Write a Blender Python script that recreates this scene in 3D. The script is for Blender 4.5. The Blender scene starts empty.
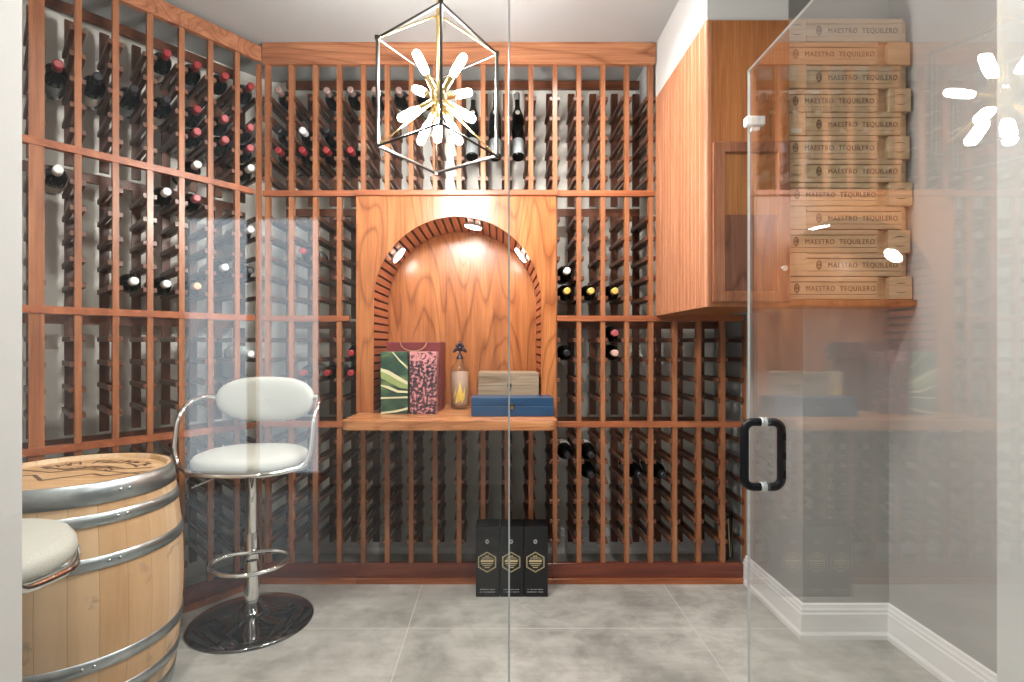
import bpy, math, random
from mathutils import Vector, Matrix
random.seed(7)
PI = math.pi
C = bpy.context.scene.collection
EYE = 1.19

# ------------------------------------------------------------------ materials
MATS = {}
def new_mat(name):
    m = bpy.data.materials.new(name); m.use_nodes = True
    nt = m.node_tree; b = nt.nodes['Principled BSDF']
    MATS[name] = m
    return m, nt, b
def plain(name, col, rough=.5, metal=0.0, spec=.5, coat=0.0):
    m, nt, b = new_mat(name)
    b.inputs['Base Color'].default_value = (*col, 1); b.inputs['Roughness'].default_value = rough
    b.inputs['Metallic'].default_value = metal; b.inputs['Specular IOR Level'].default_value = spec
    b.inputs['Coat Weight'].default_value = coat
    return m
def ramp(nt, stops):
    r = nt.nodes.new('ShaderNodeValToRGB'); e = r.color_ramp.elements
    while len(e) < len(stops): e.new(.5)
    for i, (p, c) in reversed(list(enumerate(stops))):
        e[i].position = p; e[i].color = (*c, 1)
    return r
def coords(nt, scale, rot=(0, 0, 0)):
    t = nt.nodes.new('ShaderNodeTexCoord'); mp = nt.nodes.new('ShaderNodeMapping')
    mp.inputs['Scale'].default_value = scale; mp.inputs['Rotation'].default_value = rot
    nt.links.new(t.outputs['Object'], mp.inputs['Vector'])
    return mp
def noise(nt, vec, scale, detail=4, rough=.55, dist=0.0):
    n = nt.nodes.new('ShaderNodeTexNoise'); n.inputs['Scale'].default_value = scale
    n.inputs['Detail'].default_value = detail; n.inputs['Roughness'].default_value = rough
    n.inputs['Distortion'].default_value = dist
    if vec: nt.links.new(vec, n.inputs['Vector'])
    return n
def mixc(nt, fac, a, b, mode='MIX'):
    mx = nt.nodes.new('ShaderNodeMix'); mx.data_type = 'RGBA'; mx.blend_type = mode
    for sock, v in ((mx.inputs[0], fac), (mx.inputs[6], a), (mx.inputs[7], b)):
        if isinstance(v, (int, float)): sock.default_value = v
        elif isinstance(v, tuple): sock.default_value = (*v, 1)
        else: nt.links.new(v, sock)
    return mx.outputs[2]
def math_(nt, op, a, b=None):
    n = nt.nodes.new('ShaderNodeMath'); n.operation = op
    for s, v in ((n.inputs[0], a), (n.inputs[1], b)):
        if v is None: continue
        if isinstance(v, (int, float)): s.default_value = v
        else: nt.links.new(v, s)
    return n.outputs[0]
def wood(name, dark, mid, light, axis='Z', rough=.38, figure=0.0, fine=1.0, coat=.12):
    """long grain along one axis, with optional cathedral figure"""
    m, nt, b = new_mat(name)
    sc = {'X': (1.3, 16, 16), 'Y': (16, 1.3, 16), 'Z': (16, 16, 1.3)}[axis]
    mp = coords(nt, sc)
    n1 = noise(nt, mp.outputs[0], 1.6, 5, .6, .35)
    r1 = ramp(nt, [(.28, dark), (.5, mid), (.74, light)])
    nt.links.new(n1.outputs['Fac'], r1.inputs[0])
    sc2 = {'X': (4, 190, 190), 'Y': (190, 4, 190), 'Z': (190, 190, 4)}[axis]
    mp2 = coords(nt, sc2)
    n2 = noise(nt, mp2.outputs[0], 1.0, 2, .5)
    r2 = ramp(nt, [(.38, (.62, .56, .5)), (.56, (1, 1, 1))])
    nt.links.new(n2.outputs['Fac'], r2.inputs[0])
    col = mixc(nt, .55 * fine, r1.outputs[0], r2.outputs[0], 'MULTIPLY')
    if figure:
        sc3 = {'X': (.55, 5, 5), 'Y': (5, .55, 5), 'Z': (5, 5, .75)}[axis]
        mp3 = coords(nt, sc3)
        n3 = noise(nt, mp3.outputs[0], .9, 1.5, .45, .2)
        f = math_(nt, 'FRACT', math_(nt, 'MULTIPLY', n3.outputs['Fac'], 17.0))
        r3 = ramp(nt, [(0, (.4, .27, .18)), (.2, (1, 1, 1)), (.8, (1, 1, 1)), (1, (.7, .57, .45))])
        nt.links.new(f, r3.inputs[0])
        col = mixc(nt, figure, col, r3.outputs[0], 'MULTIPLY')
    nt.links.new(col, b.inputs['Base Color'])
    b.inputs['Roughness'].default_value = rough; b.inputs['Coat Weight'].default_value = coat
    b.inputs['Coat Roughness'].default_value = .2
    bp = nt.nodes.new('ShaderNodeBump'); bp.inputs['Strength'].default_value = .08; bp.inputs['Distance'].default_value = .002
    nt.links.new(n2.outputs['Fac'], bp.inputs['Height']); nt.links.new(bp.outputs[0], b.inputs['Normal'])
    return m
def emitter(name, col, strength):
    m = bpy.data.materials.new(name); m.use_nodes = True; nt = m.node_tree; nt.nodes.clear()
    o = nt.nodes.new('ShaderNodeOutputMaterial'); e = nt.nodes.new('ShaderNodeEmission')
    e.inputs[0].default_value = (*col, 1); e.inputs[1].default_value = strength
    nt.links.new(e.outputs[0], o.inputs[0]); MATS[name] = m
    return m
def glass(name, tint, n=1.52):
    """clear architectural sheet glass: transparent with fresnel mirror on either face"""
    m = bpy.data.materials.new(name); m.use_nodes = True; nt = m.node_tree; nt.nodes.clear()
    o = nt.nodes.new('ShaderNodeOutputMaterial'); mx = nt.nodes.new('ShaderNodeMixShader')
    tr = nt.nodes.new('ShaderNodeBsdfTransparent'); tr.inputs[0].default_value = (*tint, 1)
    gl = nt.nodes.new('ShaderNodeBsdfGlossy'); gl.inputs['Roughness'].default_value = 0.0
    gl.inputs[0].default_value = (1, 1, 1, 1)
    fr = nt.nodes.new('ShaderNodeFresnel'); ge = nt.nodes.new('ShaderNodeNewGeometry')
    ior = math_(nt, 'SUBTRACT', n, math_(nt, 'MULTIPLY', ge.outputs['Backfacing'], n - 1 / n))
    nt.links.new(ior, fr.inputs[0]); nt.links.new(fr.outputs[0], mx.inputs[0])
    nt.links.new(tr.outputs[0], mx.inputs[1]); nt.links.new(gl.outputs[0], mx.inputs[2]); nt.links.new(mx.outputs[0], o.inputs[0])
    MATS[name] = m
    return m

CH_D, CH_M, CH_L = (.22, .075, .03), (.35, .13, .052), (.46, .195, .085)
wood('post_wood', CH_D, CH_M, CH_L, 'Z')
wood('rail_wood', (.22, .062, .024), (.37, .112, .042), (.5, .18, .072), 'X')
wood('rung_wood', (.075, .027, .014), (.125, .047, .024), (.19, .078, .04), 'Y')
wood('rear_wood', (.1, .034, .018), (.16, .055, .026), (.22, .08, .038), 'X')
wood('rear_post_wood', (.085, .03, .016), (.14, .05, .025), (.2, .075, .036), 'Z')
wood('crown_wood', (.3, .11, .05), (.43, .17, .08), (.55, .26, .13), 'X', figure=.75)
wood('kick_wood', (.1, .024, .016), (.17, .04, .024), (.27, .07, .034), 'X', rough=.3)
wood('niche_wood', (.31, .1, .03), (.43, .152, .048), (.53, .217, .075), 'Z', figure=.8, rough=.28)
wood('slat_wood', (.28, .07, .03), (.4, .11, .045), (.5, .16, .07), 'Y')
wood('shelf_wood', (.38, .15, .06), (.52, .22, .09), (.64, .31, .14), 'X', figure=.5, rough=.25)
wood('cabinet_wood', (.3, .1, .028), (.4, .145, .042), (.5, .2, .064), 'Z', rough=.35)
wood('bead_wood', (.36, .14, .068), (.46, .195, .1), (.55, .26, .145), 'Z', rough=.45, coat=0)
wood('door_wood', (.2, .072, .035), (.3, .115, .055), (.42, .18, .09), 'Z', rough=.4, figure=.2)
wood('door_veneer_shaded', (.13, .05, .028), (.22, .085, .045), (.32, .14, .075), 'Z', rough=.36, figure=.8)  # darker copy: shade on the lower cabinet door panel, put into the colour
wood('door_veneer_lit', (.28, .1, .026), (.38, .15, .04), (.46, .2, .06), 'Z', rough=.36)  # lighter copy: the lit upper part of the same door panel
wood('pine', (.5, .33, .19), (.62, .43, .26), (.72, .53, .35), 'X', rough=.55, coat=0, fine=.5)
wood('pine_end', (.52, .36, .2), (.64, .46, .28), (.74, .56, .36), 'X', rough=.55, coat=0, fine=.5)
wood('grey_oak', (.2, .14, .09), (.29, .215, .14), (.38, .29, .2), 'X', rough=.55, figure=.7, coat=0)
wood('blue_stain', (.005, .03, .08), (.008, .052, .13), (.014, .08, .18), 'X', rough=.4, coat=.2, fine=.6)
wood('barrel_head_wood', (.52, .3, .14), (.66, .42, .22), (.76, .52, .3), 'X', rough=.6, coat=0)
plain('gap_dark', (.02, .008, .005), .8)
plain('wall_paint', (.66, .66, .64), .75)
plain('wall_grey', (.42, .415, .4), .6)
plain('ceiling_paint', (.4, .4, .39), .85)
plain('trim_white', (.86, .86, .85), .35)
plain('back_paint', (.9, .88, .8), .8)
plain('chrome', (.82, .82, .8), .07, 1.0)
plain('chrome_dark', (.2, .2, .21), .06, 1.0)
plain('black_handle', (.004, .005, .007), .35, 0, .25)
plain('rubber', (.02, .02, .02), .7)
plain('washer', (.75, .78, .78), .2)
plain('bronze', (.035, .032, .03), .3, .7)
plain('champagne', (.6, .57, .5), .38, 1.0)
plain('brass', (.72, .52, .22), .22, 1.0)
plain('bottle_glass', (.004, .005, .005), .12, 0, .3)
plain('bottle_green', (.01, .03, .014), .08, 0, .6)
plain('bottle_clear', (.42, .48, .44), .1, 0, .6)
for n, c, r in (('red', (.26, .018, .022), .35), ('pink', (.42, .09, .1), .4), ('white', (.8, .8, .78), .4), ('gold', (.62, .42, .1), .3),
                ('blush', (.26, .17, .15), .3), ('rose', (.62, .38, .32), .4), ('black', (.012, .012, .014), .3), ('peach', (.72, .4, .24), .4)):
    plain('cap_' + n, c, r)
plain('paper_cream', (.72, .68, .58), .7)
plain('paper_grey', (.28, .3, .3), .6)
plain('black_card', (.006, .007, .009), .42)
plain('gold_foil', (.62, .52, .3), .35, .3)
plain('silver_ink', (.55, .55, .55), .5)
plain('ink_brown', (.16, .09, .05), .8)
plain('ink_dark', (.06, .04, .03), .8)
plain('maroon', (.16, .018, .02), .5)
plain('cord_tan', (.62, .4, .2), .6)
plain('leaf_cream', (.6, .58, .36), .5)
plain('leaf_green', (.26, .34, .12), .5)
plain('stopper_metal', (.05, .04, .055), .35, .8)
plain('label_peach', (.42, .26, .19), .6)
plain('leaf_yellow', (.72, .5, .1), .5)
plain('plastic_white', (.82, .82, .8), .4)
plain('glass_edge', (.74, .78, .76), .3)
plain('lamp_white', (.85, .85, .84), .4)
plain('sleeve_yellow', (.62, .55, .3), .5)
glass('sheet_glass', (.985, .992, .99))
glass('door_glass', (.985, .992, .99), 1.68)
glass('decanter_glass', (.9, .93, .91), 1.75)
emitter('bulb_light', (1, .97, .94), 345)
emitter('puck_light', (1, .92, .82), 62)
emitter('daylight', (.8, .92, 1.0), 2.8)

def upholstery():
    m, nt, b = new_mat('upholstery')
    mp = coords(nt, (1, 1, 1)); n = noise(nt, mp.outputs[0], 420, 2)
    r = ramp(nt, [(.35, (.4, .4, .35)), (.65, (.52, .52, .46))]); nt.links.new(n.outputs['Fac'], r.inputs[0])
    nt.links.new(r.outputs[0], b.inputs['Base Color']); b.inputs['Roughness'].default_value = .7
    bp = nt.nodes.new('ShaderNodeBump'); bp.inputs['Strength'].default_value = .25; bp.inputs['Distance'].default_value = .001
    nt.links.new(n.outputs['Fac'], bp.inputs['Height']); nt.links.new(bp.outputs[0], b.inputs['Normal'])
upholstery()
def floor_mat():
    m, nt, b = new_mat('porcelain_tile')
    t = nt.nodes.new('ShaderNodeTexCoord'); sp = nt.nodes.new('ShaderNodeSeparateXYZ'); nt.links.new(t.outputs['Object'], sp.inputs[0])
    n1 = noise(nt, t.outputs['Object'], 1.5, 6, .6, .5); n2 = noise(nt, t.outputs['Object'], 9, 6, .65, .3)
    mp = coords(nt, (3, 26, 1)); n3 = noise(nt, mp.outputs[0], 1, 4, .6)
    r1 = ramp(nt, [(.3, (.24, .235, .21)), (.5, (.42, .41, .375)), (.68, (.58, .57, .525))]); nt.links.new(n1.outputs['Fac'], r1.inputs[0])
    r2 = ramp(nt, [(.34, (.66, .65, .63)), (.58, (1.03, 1.03, 1.03))]); nt.links.new(n2.outputs['Fac'], r2.inputs[0])
    r3 = ramp(nt, [(.36, (.86, .85, .84)), (.55, (1, 1, 1))]); nt.links.new(n3.outputs['Fac'], r3.inputs[0])
    col = mixc(nt, .75, r1.outputs[0], r2.outputs[0], 'MULTIPLY'); col = mixc(nt, .6, col, r3.outputs[0], 'MULTIPLY')
    fx = math_(nt, 'FRACT', math_(nt, 'DIVIDE', math_(nt, 'ADD', sp.outputs[0], 24 + .38), 1.2))
    fy = math_(nt, 'FRACT', math_(nt, 'DIVIDE', math_(nt, 'ADD', sp.outputs[1], 24 - 2.266), .6))
    gx = math_(nt, 'LESS_THAN', fx, .0035); gy = math_(nt, 'LESS_THAN', fy, .007)
    g = math_(nt, 'MAXIMUM', gx, gy)
    col = mixc(nt, math_(nt, 'MULTIPLY', g, .75), col, (.6, .58, .53))
    nt.links.new(col, b.inputs['Base Color'])
    rr = nt.nodes.new('ShaderNodeMapRange'); rr.inputs[3].default_value = .24; rr.inputs[4].default_value = .42
    nt.links.new(n2.outputs['Fac'], rr.inputs[0]); nt.links.new(rr.outputs[0], b.inputs['Roughness'])
floor_mat()
def stave_mat():
    m, nt, b = new_mat('oak_staves')
    t = nt.nodes.new('ShaderNodeTexCoord'); sp = nt.nodes.new('ShaderNodeSeparateXYZ'); nt.links.new(t.outputs['Object'], sp.inputs[0])
    a = math_(nt, 'MULTIPLY', math_(nt, 'ARCTAN2', sp.outputs[1], sp.outputs[0]), 26 / (2 * PI))
    fl = math_(nt, 'FLOOR', a); fr = math_(nt, 'FRACT', a)
    wn = nt.nodes.new('ShaderNodeTexWhiteNoise'); wn.noise_dimensions = '1D'; nt.links.new(fl, wn.inputs['W'])
    r = ramp(nt, [(0, (.62, .38, .19)), (.3, (.7, .48, .28)), (.7, (.76, .56, .36)), (1, (.68, .44, .23))]); nt.links.new(wn.outputs['Value'], r.inputs[0])
    mp = coords(nt, (14, 14, 1.6)); n = noise(nt, mp.outputs[0], 1.5, 6, .6, .4)
    r2 = ramp(nt, [(.3, (.78, .72, .66)), (.6, (1, 1, 1))]); nt.links.new(n.outputs['Fac'], r2.inputs[0])
    col = mixc(nt, .7, r.outputs[0], r2.outputs[0], 'MULTIPLY')
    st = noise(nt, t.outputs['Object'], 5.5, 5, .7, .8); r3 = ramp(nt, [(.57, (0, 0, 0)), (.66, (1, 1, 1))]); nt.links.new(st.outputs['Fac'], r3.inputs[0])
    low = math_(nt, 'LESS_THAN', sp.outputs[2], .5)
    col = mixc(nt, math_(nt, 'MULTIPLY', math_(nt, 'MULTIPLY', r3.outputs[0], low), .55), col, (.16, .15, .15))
    seam = math_(nt, 'LESS_THAN', fr, .02)
    col = mixc(nt, math_(nt, 'MULTIPLY', seam, .55), col, (.2, .1, .04))
    nt.links.new(col, b.inputs['Base Color']); b.inputs['Roughness'].default_value = .55
stave_mat()
def steel_mat():
    m, nt, b = new_mat('galvanised_steel')
    mp = coords(nt, (1, 1, 1)); n = noise(nt, mp.outputs[0], 14, 4)
    r = ramp(nt, [(.3, (.3, .34, .35)), (.7, (.5, .54, .55))]); nt.links.new(n.outputs['Fac'], r.inputs[0])
    nt.links.new(r.outputs[0], b.inputs['Base Color']); b.inputs['Metallic'].default_value = .9
    b.inputs['Roughness'].default_value = .34
steel_mat()
def speckle_mat():
    m, nt, b = new_mat('speckled_print')
    t = nt.nodes.new('ShaderNodeTexCoord'); sp = nt.nodes.new('ShaderNodeSeparateXYZ'); nt.links.new(t.outputs['Object'], sp.inputs[0])
    mp = coords(nt, (1, 1, 1)); n = noise(nt, mp.outputs[0], 62, 3, .7, .2)
    mp2 = coords(nt, (1, 1, .3)); n2 = noise(nt, mp2.outputs[0], 60, 3, .6)
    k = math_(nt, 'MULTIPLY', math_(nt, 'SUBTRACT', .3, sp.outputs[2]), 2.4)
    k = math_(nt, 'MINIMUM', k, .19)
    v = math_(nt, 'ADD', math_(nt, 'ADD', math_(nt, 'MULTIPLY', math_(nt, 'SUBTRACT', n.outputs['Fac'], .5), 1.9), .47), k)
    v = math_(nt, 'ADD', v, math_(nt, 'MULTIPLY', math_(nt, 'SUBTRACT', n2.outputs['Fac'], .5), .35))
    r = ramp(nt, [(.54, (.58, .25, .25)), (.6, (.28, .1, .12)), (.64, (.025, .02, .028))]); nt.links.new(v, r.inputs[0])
    nt.links.new(r.outputs[0], b.inputs['Base Color']); b.inputs['Roughness'].default_value = .45
speckle_mat()
def leaf_bg():
    m, nt, b = new_mat('agave_print')
    mp = coords(nt, (1, 1, 2.2), (0, .5, 0)); n = noise(nt, mp.outputs[0], 9, 2, .5, .5)
    r = ramp(nt, [(.35, (.012, .04, .03)), (.55, (.035, .085, .05)), (.72, (.14, .22, .08))]); nt.links.new(n.outputs['Fac'], r.inputs[0])
    nt.links.new(r.outputs[0], b.inputs['Base Color']); b.inputs['Roughness'].default_value = .4
leaf_bg()

# ------------------------------------------------------------------ mesh builder
class MB:
    def __init__(s, origin=(0, 0, 0)):
        s.v = []; s.f = []; s.mi = []; s.sm = []; s.mats = []; s.o = Vector(origin)
    def slot(s, m):
        if m not in s.mats: s.mats.append(m)
        return s.mats.index(m)
    def add(s, vs, fs, m, smooth=False):
        b = len(s.v); s.v += [Vector(p) - s.o for p in vs]; k = s.slot(m)
        for f in fs: s.f.append([b + i for i in f]); s.mi.append(k); s.sm.append(smooth)
        return s
    def box(s, lo, hi, m, bev=0.0):
        x0, y0, z0 = lo; x1, y1, z1 = hi
        return s.hexa([(x0, y0), (x1, y0), (x1, y1), (x0, y1)], z0, z1, m, bev)
    def hexa(s, quad, z0, z1, m, bev=0.0):
        """vertical prism over any polygon (x, y), counter-clockwise; bev chamfers its upper and lower rims"""
        n = len(quad)
        if bev:
            cx = sum(p[0] for p in quad) / n; cy = sum(p[1] for p in quad) / n
            def inset(q):
                out = []
                for i in range(n):
                    a, b, c = Vector(q[i - 1]), Vector(q[i]), Vector(q[(i + 1) % n])
                    d1 = (a - b).normalized(); d2 = (c - b).normalized()
                    out.append(tuple(b + (d1 + d2) * bev))
                return out
            qi = inset(quad)
            rings = [(qi, z0), (quad, z0 + bev), (quad, z1 - bev), (qi, z1)]
        else: rings = [(quad, z0), (quad, z1)]
        vs = [(p[0], p[1], z) for q, z in rings for p in q]; fs = [list(range(n))[::-1], [len(vs) - n + i for i in range(n)]]
        for r in range(len(rings) - 1):
            for i in range(n):
                j = (i + 1) % n; fs.append([r * n + i, r * n + j, (r + 1) * n + j, (r + 1) * n + i])
        return s.add(vs, fs, m)
    def loft(s, rings, m, smooth=True, caps=True, closed=False):
        n = len(rings[0]); vs = [p for r in rings for p in r]; fs = []
        R = len(rings)
        for r in range(R if closed else R - 1):
            for i in range(n):
                j = (i + 1) % n; q = (r + 1) % R
                fs.append([r * n + i, r * n + j, q * n + j, q * n + i])
        s.add(vs, fs, m, smooth)
        if caps and not closed:
            s.add(rings[0], [list(range(n))[::-1]], m); s.add(rings[-1], [list(range(n))], m)
        return s
    def tube(s, pts, r, m, seg=10, closed=False):
        pts = [Vector(p) for p in pts]; rings = []; n = len(pts)
        up = None
        for i, p in enumerate(pts):
            if closed: t = (pts[(i + 1) % n] - pts[i - 1]).normalized()
            else: t = (pts[min(i + 1, n - 1)] - pts[max(i - 1, 0)]).normalized()
            if up is None:
                up = Vector((0, 0, 1)) if abs(t.z) < .9 else Vector((1, 0, 0))
            a = (up - t * up.dot(t)).normalized(); b = t.cross(a); up = a
            rr = r[i] if isinstance(r, (list, tuple)) else r
            rings.append([p + (a * math.cos(2 * PI * k / seg) + b * math.sin(2 * PI * k / seg)) * rr for k in range(seg)])
        return s.loft(rings, m, True, not closed, closed)
    def lathe(s, prof, m, at=(0, 0, 0), seg=32, axis='Z', caps=True):
        """prof: (radius, height) pairs, upward"""
        rings = []
        for r, h in prof:
            ring = []
            for k in range(seg):
                a = 2 * PI * k / seg; c, q = max(r, 1e-5) * math.cos(a), max(r, 1e-5) * math.sin(a)
                p = (c, q, h) if axis == 'Z' else (c, -h, q)
                ring.append((p[0] + at[0], p[1] + at[1], p[2] + at[2]))
            rings.append(ring)
        return s.loft(rings, m, True, caps)
    def build(s, name, parent=None, loc=None):
        me = bpy.data.meshes.new(name); me.from_pydata([tuple(v) for v in s.v], [], s.f); me.update()
        for m in s.mats: me.materials.append(MATS[m])
        me.polygons.foreach_set('material_index', s.mi); me.polygons.foreach_set('use_smooth', s.sm)
        me.update()
        o = bpy.data.objects.new(name, me); C.objects.link(o)
        if parent: o.parent = parent
        o.location = loc if loc is not None else (0, 0, 0)
        return o
def rotz(p, a): return (p[0] * math.cos(a) - p[1] * math.sin(a), p[0] * math.sin(a) + p[1] * math.cos(a))
def thing(name, label, cat, loc=(0, 0, 0), group=None, rz=0.0):
    o = bpy.data.objects.new(name, None); C.objects.link(o); o.location = loc; o.rotation_euler.z = rz
    o.empty_display_size = .05
    o['label'] = label; o['category'] = cat
    if group: o['group'] = group
    return o
def struct(o):
    o['kind'] = 'structure'; return o
def bevel(o, w=.003, seg=2):
    md = o.modifiers.new('Bevel', 'BEVEL'); md.width = w; md.segments = seg; md.limit_method = 'ANGLE'
    md.angle_limit = math.radians(40); return o
def arc(cx, cz, r, a0, a1, n):
    return [(cx + r * math.cos(a0 + (a1 - a0) * i / n), cz + r * math.sin(a0 + (a1 - a0) * i / n)) for i in range(n + 1)]
def text_mesh(txt, size, space=1.0):
    cu = bpy.data.curves.new('lettering', 'FONT'); cu.body = txt; cu.size = size; cu.extrude = .0006; cu.space_character = space
    cu.align_x = 'LEFT'; cu.resolution_u = 3
    t = bpy.data.objects.new('lettering', cu); C.objects.link(t)
    bpy.context.view_layer.update()
    me = bpy.data.meshes.new_from_object(t.evaluated_get(bpy.context.evaluated_depsgraph_get()))
    bpy.data.objects.remove(t); bpy.data.curves.remove(cu)
    return me

# ------------------------------------------------------------------ rack frames
XB, PB = -1.155, .12          # back rack: first upright, pitch
PC = .125                     # curved rack pitch
YF = 2.70
def fr_back(u): return (XB + u, YF), (1, 0), (0, 1)
def fr_curved(u):
    x, y, s, k = -1.18, YF, 0.0, 0
    a = math.radians(36.25)
    while s < u - 1e-9:
        a = math.radians(36 + .5 * (k + .5)); st = min(PC, u - s)
        x -= st * math.sin(a); y -= st * math.cos(a); s += st; k += 1
    a = math.radians(36 + .5 * (u / PC))
    ph = math.radians(43.5)
    return (x, y), (-math.sin(a), -math.cos(a)), (-math.sin(ph), math.cos(ph))
def pt(fr, u, du, d):
    o, t, n = fr(u)
    return (o[0] + t[0] * du + n[0] * d, o[1] + t[1] * du + n[1] * d)
def quad(fr, u, w, d0, d1):
    q = [pt(fr, u, -w / 2, d0), pt(fr, u, w / 2, d0), pt(fr, u, w / 2, d1), pt(fr, u, -w / 2, d1)]
    a = sum(q[i][0] * q[(i + 1) % 4][1] - q[(i + 1) % 4][0] * q[i][1] for i in range(4))
    return q if a > 0 else q[::-1]
def strip(fr, us, d0, d1):
    q = [pt(fr, u, 0, d0) for u in us] + [pt(fr, u, 0, d1) for u in us[::-1]]
    a = sum(q[i][0] * q[(i + 1) % len(q)][1] - q[(i + 1) % len(q)][0] * q[i][1] for i in range(len(q)))
    return q if a > 0 else q[::-1]

ROWS = [2.435, 2.335, 2.235, 2.135, 2.035, 1.835, 1.735, 1.635, 1.535, 1.435, 1.225, 1.125, 1.025, .925, .715, .615, .515, .415, .315, .215]
DEPTH = .31
def rack(name, label, fr, pitch, ks, tiers, rails, crown=None, kick=False, skip=(), ends=(0, 0), wide=(), half=(), group='wine racks'):
    """tiers: (z0, z1, first row, last row, uprights); rails: (z, first upright, last upright)"""
    u0, u1 = ks[0] * pitch, ks[-1] * pitch
    base = fr((u0 + u1) / 2)[0]
    org = (base[0], base[1], min(t[0] for t in tiers) if not kick else 0)
    root = thing(name, label, 'wine rack', org, group)
    def B(): return MB(org)
    rungs = []
    for z0, z1, r0, r1, kk in tiers:
        for k in kk:
            w = .046 if k in wide else .023
            if k not in half: B().hexa(quad(fr, k * pitch, w, 0, .03), z0, z1, 'post_wood', .002).build('front_post', root)
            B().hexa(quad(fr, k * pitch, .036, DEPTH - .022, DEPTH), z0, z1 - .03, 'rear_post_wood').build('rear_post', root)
            for r in range(r0, r1 + 1):
                if (k, r) in skip: continue
                rungs.append((k, r))
    rungs.sort(key=lambda kr: (fr(kr[0] * pitch)[0][1], abs(ROWS[kr[1]] - EYE)))
    rest = B(); nrest = 0
    for i, (k, r) in enumerate(rungs):
        z = ROWS[r]
        g = rest if i >= 100 else B()
        f0 = .045 if k in half else .004
        for sd in ((1,) if k in half else (-1, 1)):
            q = [pt(fr, k * pitch, sd * .026, f0), pt(fr, k * pitch, sd * .0085, f0), pt(fr, k * pitch, sd * .0085, DEPTH - .004), pt(fr, k * pitch, sd * .026, DEPTH - .004)]
            ar = sum(q[j][0] * q[(j + 1) % 4][1] - q[(j + 1) % 4][0] * q[j][1] for j in range(4))
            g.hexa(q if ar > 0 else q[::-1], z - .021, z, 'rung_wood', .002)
        if i < 100: g.build('rung', root)
        else: nrest += 1
    if nrest:
        o = rest.build('rung', root); o['kind'] = 'stuff'
    for z, ka, kb in rails:
        n = max(1, int(round((kb - ka))))
        us = [(ka + (kb - ka) * i / n) * pitch for i in range(n + 1)]
        us[0] += ends[0]; us[-1] += ends[1]
        B().hexa(strip(fr, us, -.006, .024), z - .026, z + .002, 'rail_wood', .003).build('tier_rail', root)
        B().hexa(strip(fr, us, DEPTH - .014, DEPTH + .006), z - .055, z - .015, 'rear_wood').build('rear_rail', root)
    us = [k * pitch for k in ks]; us[0] += ends[0]; us[-1] += ends[1]
    if crown:
        cu = list(us)
        if half: cu[0] = .008
        B().hexa(strip(fr, cu, -.012, .016), crown[0], crown[1], 'crown_wood', .004).build('crown_board', root)
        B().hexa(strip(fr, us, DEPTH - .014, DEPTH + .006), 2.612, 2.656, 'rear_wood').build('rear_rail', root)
    if kick:
        us = list(us)
        if ends[0] == 0: us[0] -= .0125
        B().hexa(strip(fr, us, -.004, .02), .028, .1, 'kick_wood', .003).build('kick_board', root)
        B().hexa(strip(fr, us, -.016, .02), 0, .027, 'rail_wood', .003).build('toe_strip', root)
    return root
R = lambda a, b: list(range(a, b + 1))
rack('wine_rack', 'curved tall cherry wood wine rack behind the barrel and stool, left of the corner', fr_curved, PC, R(0, 8),
     [(1.96, 2.61, 0, 4, R(0, 8)), (1.335, 1.936, 5, 9, R(0, 8)), (.805, 1.311, 10, 13, R(0, 8)), (.1, .781, 14, 19, R(0, 8))],
     [(1.96, 0, 8), (1.335, 0, 8), (.805, 0, 8)], crown=(2.60, 2.675), kick=True, wide=(7,), ends=(.04, .03), half=(0,), skip={(2, 4), (3, 4)})
rack('wine_rack', 'wide top tier wine rack under the ceiling, behind the chandelier', fr_back, PB, R(0, 16),
     [(1.96, 2.61, 0, 4, R(0, 16))], [(1.96, 0, 16)], crown=(2.59, 2.698), ends=(-.02, .02),
     skip={(8, 0), (9, 0), (10, 0)})
rack('wine_rack', 'narrow tall wine rack between the corner and the arched niche', fr_back, PB, R(0, 4),
     [(1.335, 1.932, 5, 9, R(0, 3)), (.805, 1.311, 10, 13, R(0, 3)), (.1, .781, 14, 19, R(0, 3))],
     [(1.335, 0, 3.72), (.805, 0, 3.72)], kick=True, ends=(-.02, -.035))
rack('wine_rack', 'low wine rack below the wooden display shelf', fr_back, PB, R(4, 12),
     [(.1, .81, 14, 19, R(4, 11))], [], kick=True, ends=(-.033, -.0135))
rack('wine_rack', 'right side wine rack running under the wall cabinet', fr_back, PB, R(12, 20),
     [(1.335, 1.932, 5, 9, R(12, 16)), (.805, 1.311, 10, 13, R(12, 20)), (.1, .781, 14, 19, R(12, 20))],
     [(1.335, 12.06, 20), (.805, 12.06, 20)], kick=True, ends=(0, -.02))
# corner filler post
o = MB((-1.197, 2.695, 0)).hexa([(-1.204, 2.684), (-1.1835, 2.684), (-1.1835, 2.706), (-1.211, 2.706)], 0, 2.588, 'post_wood', .002).build('corner_post', None, (-1.197, 2.695, 0))
o['label'] = 'slim full height wood post in the corner between the two racks'; o['category'] = 'post'

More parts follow.
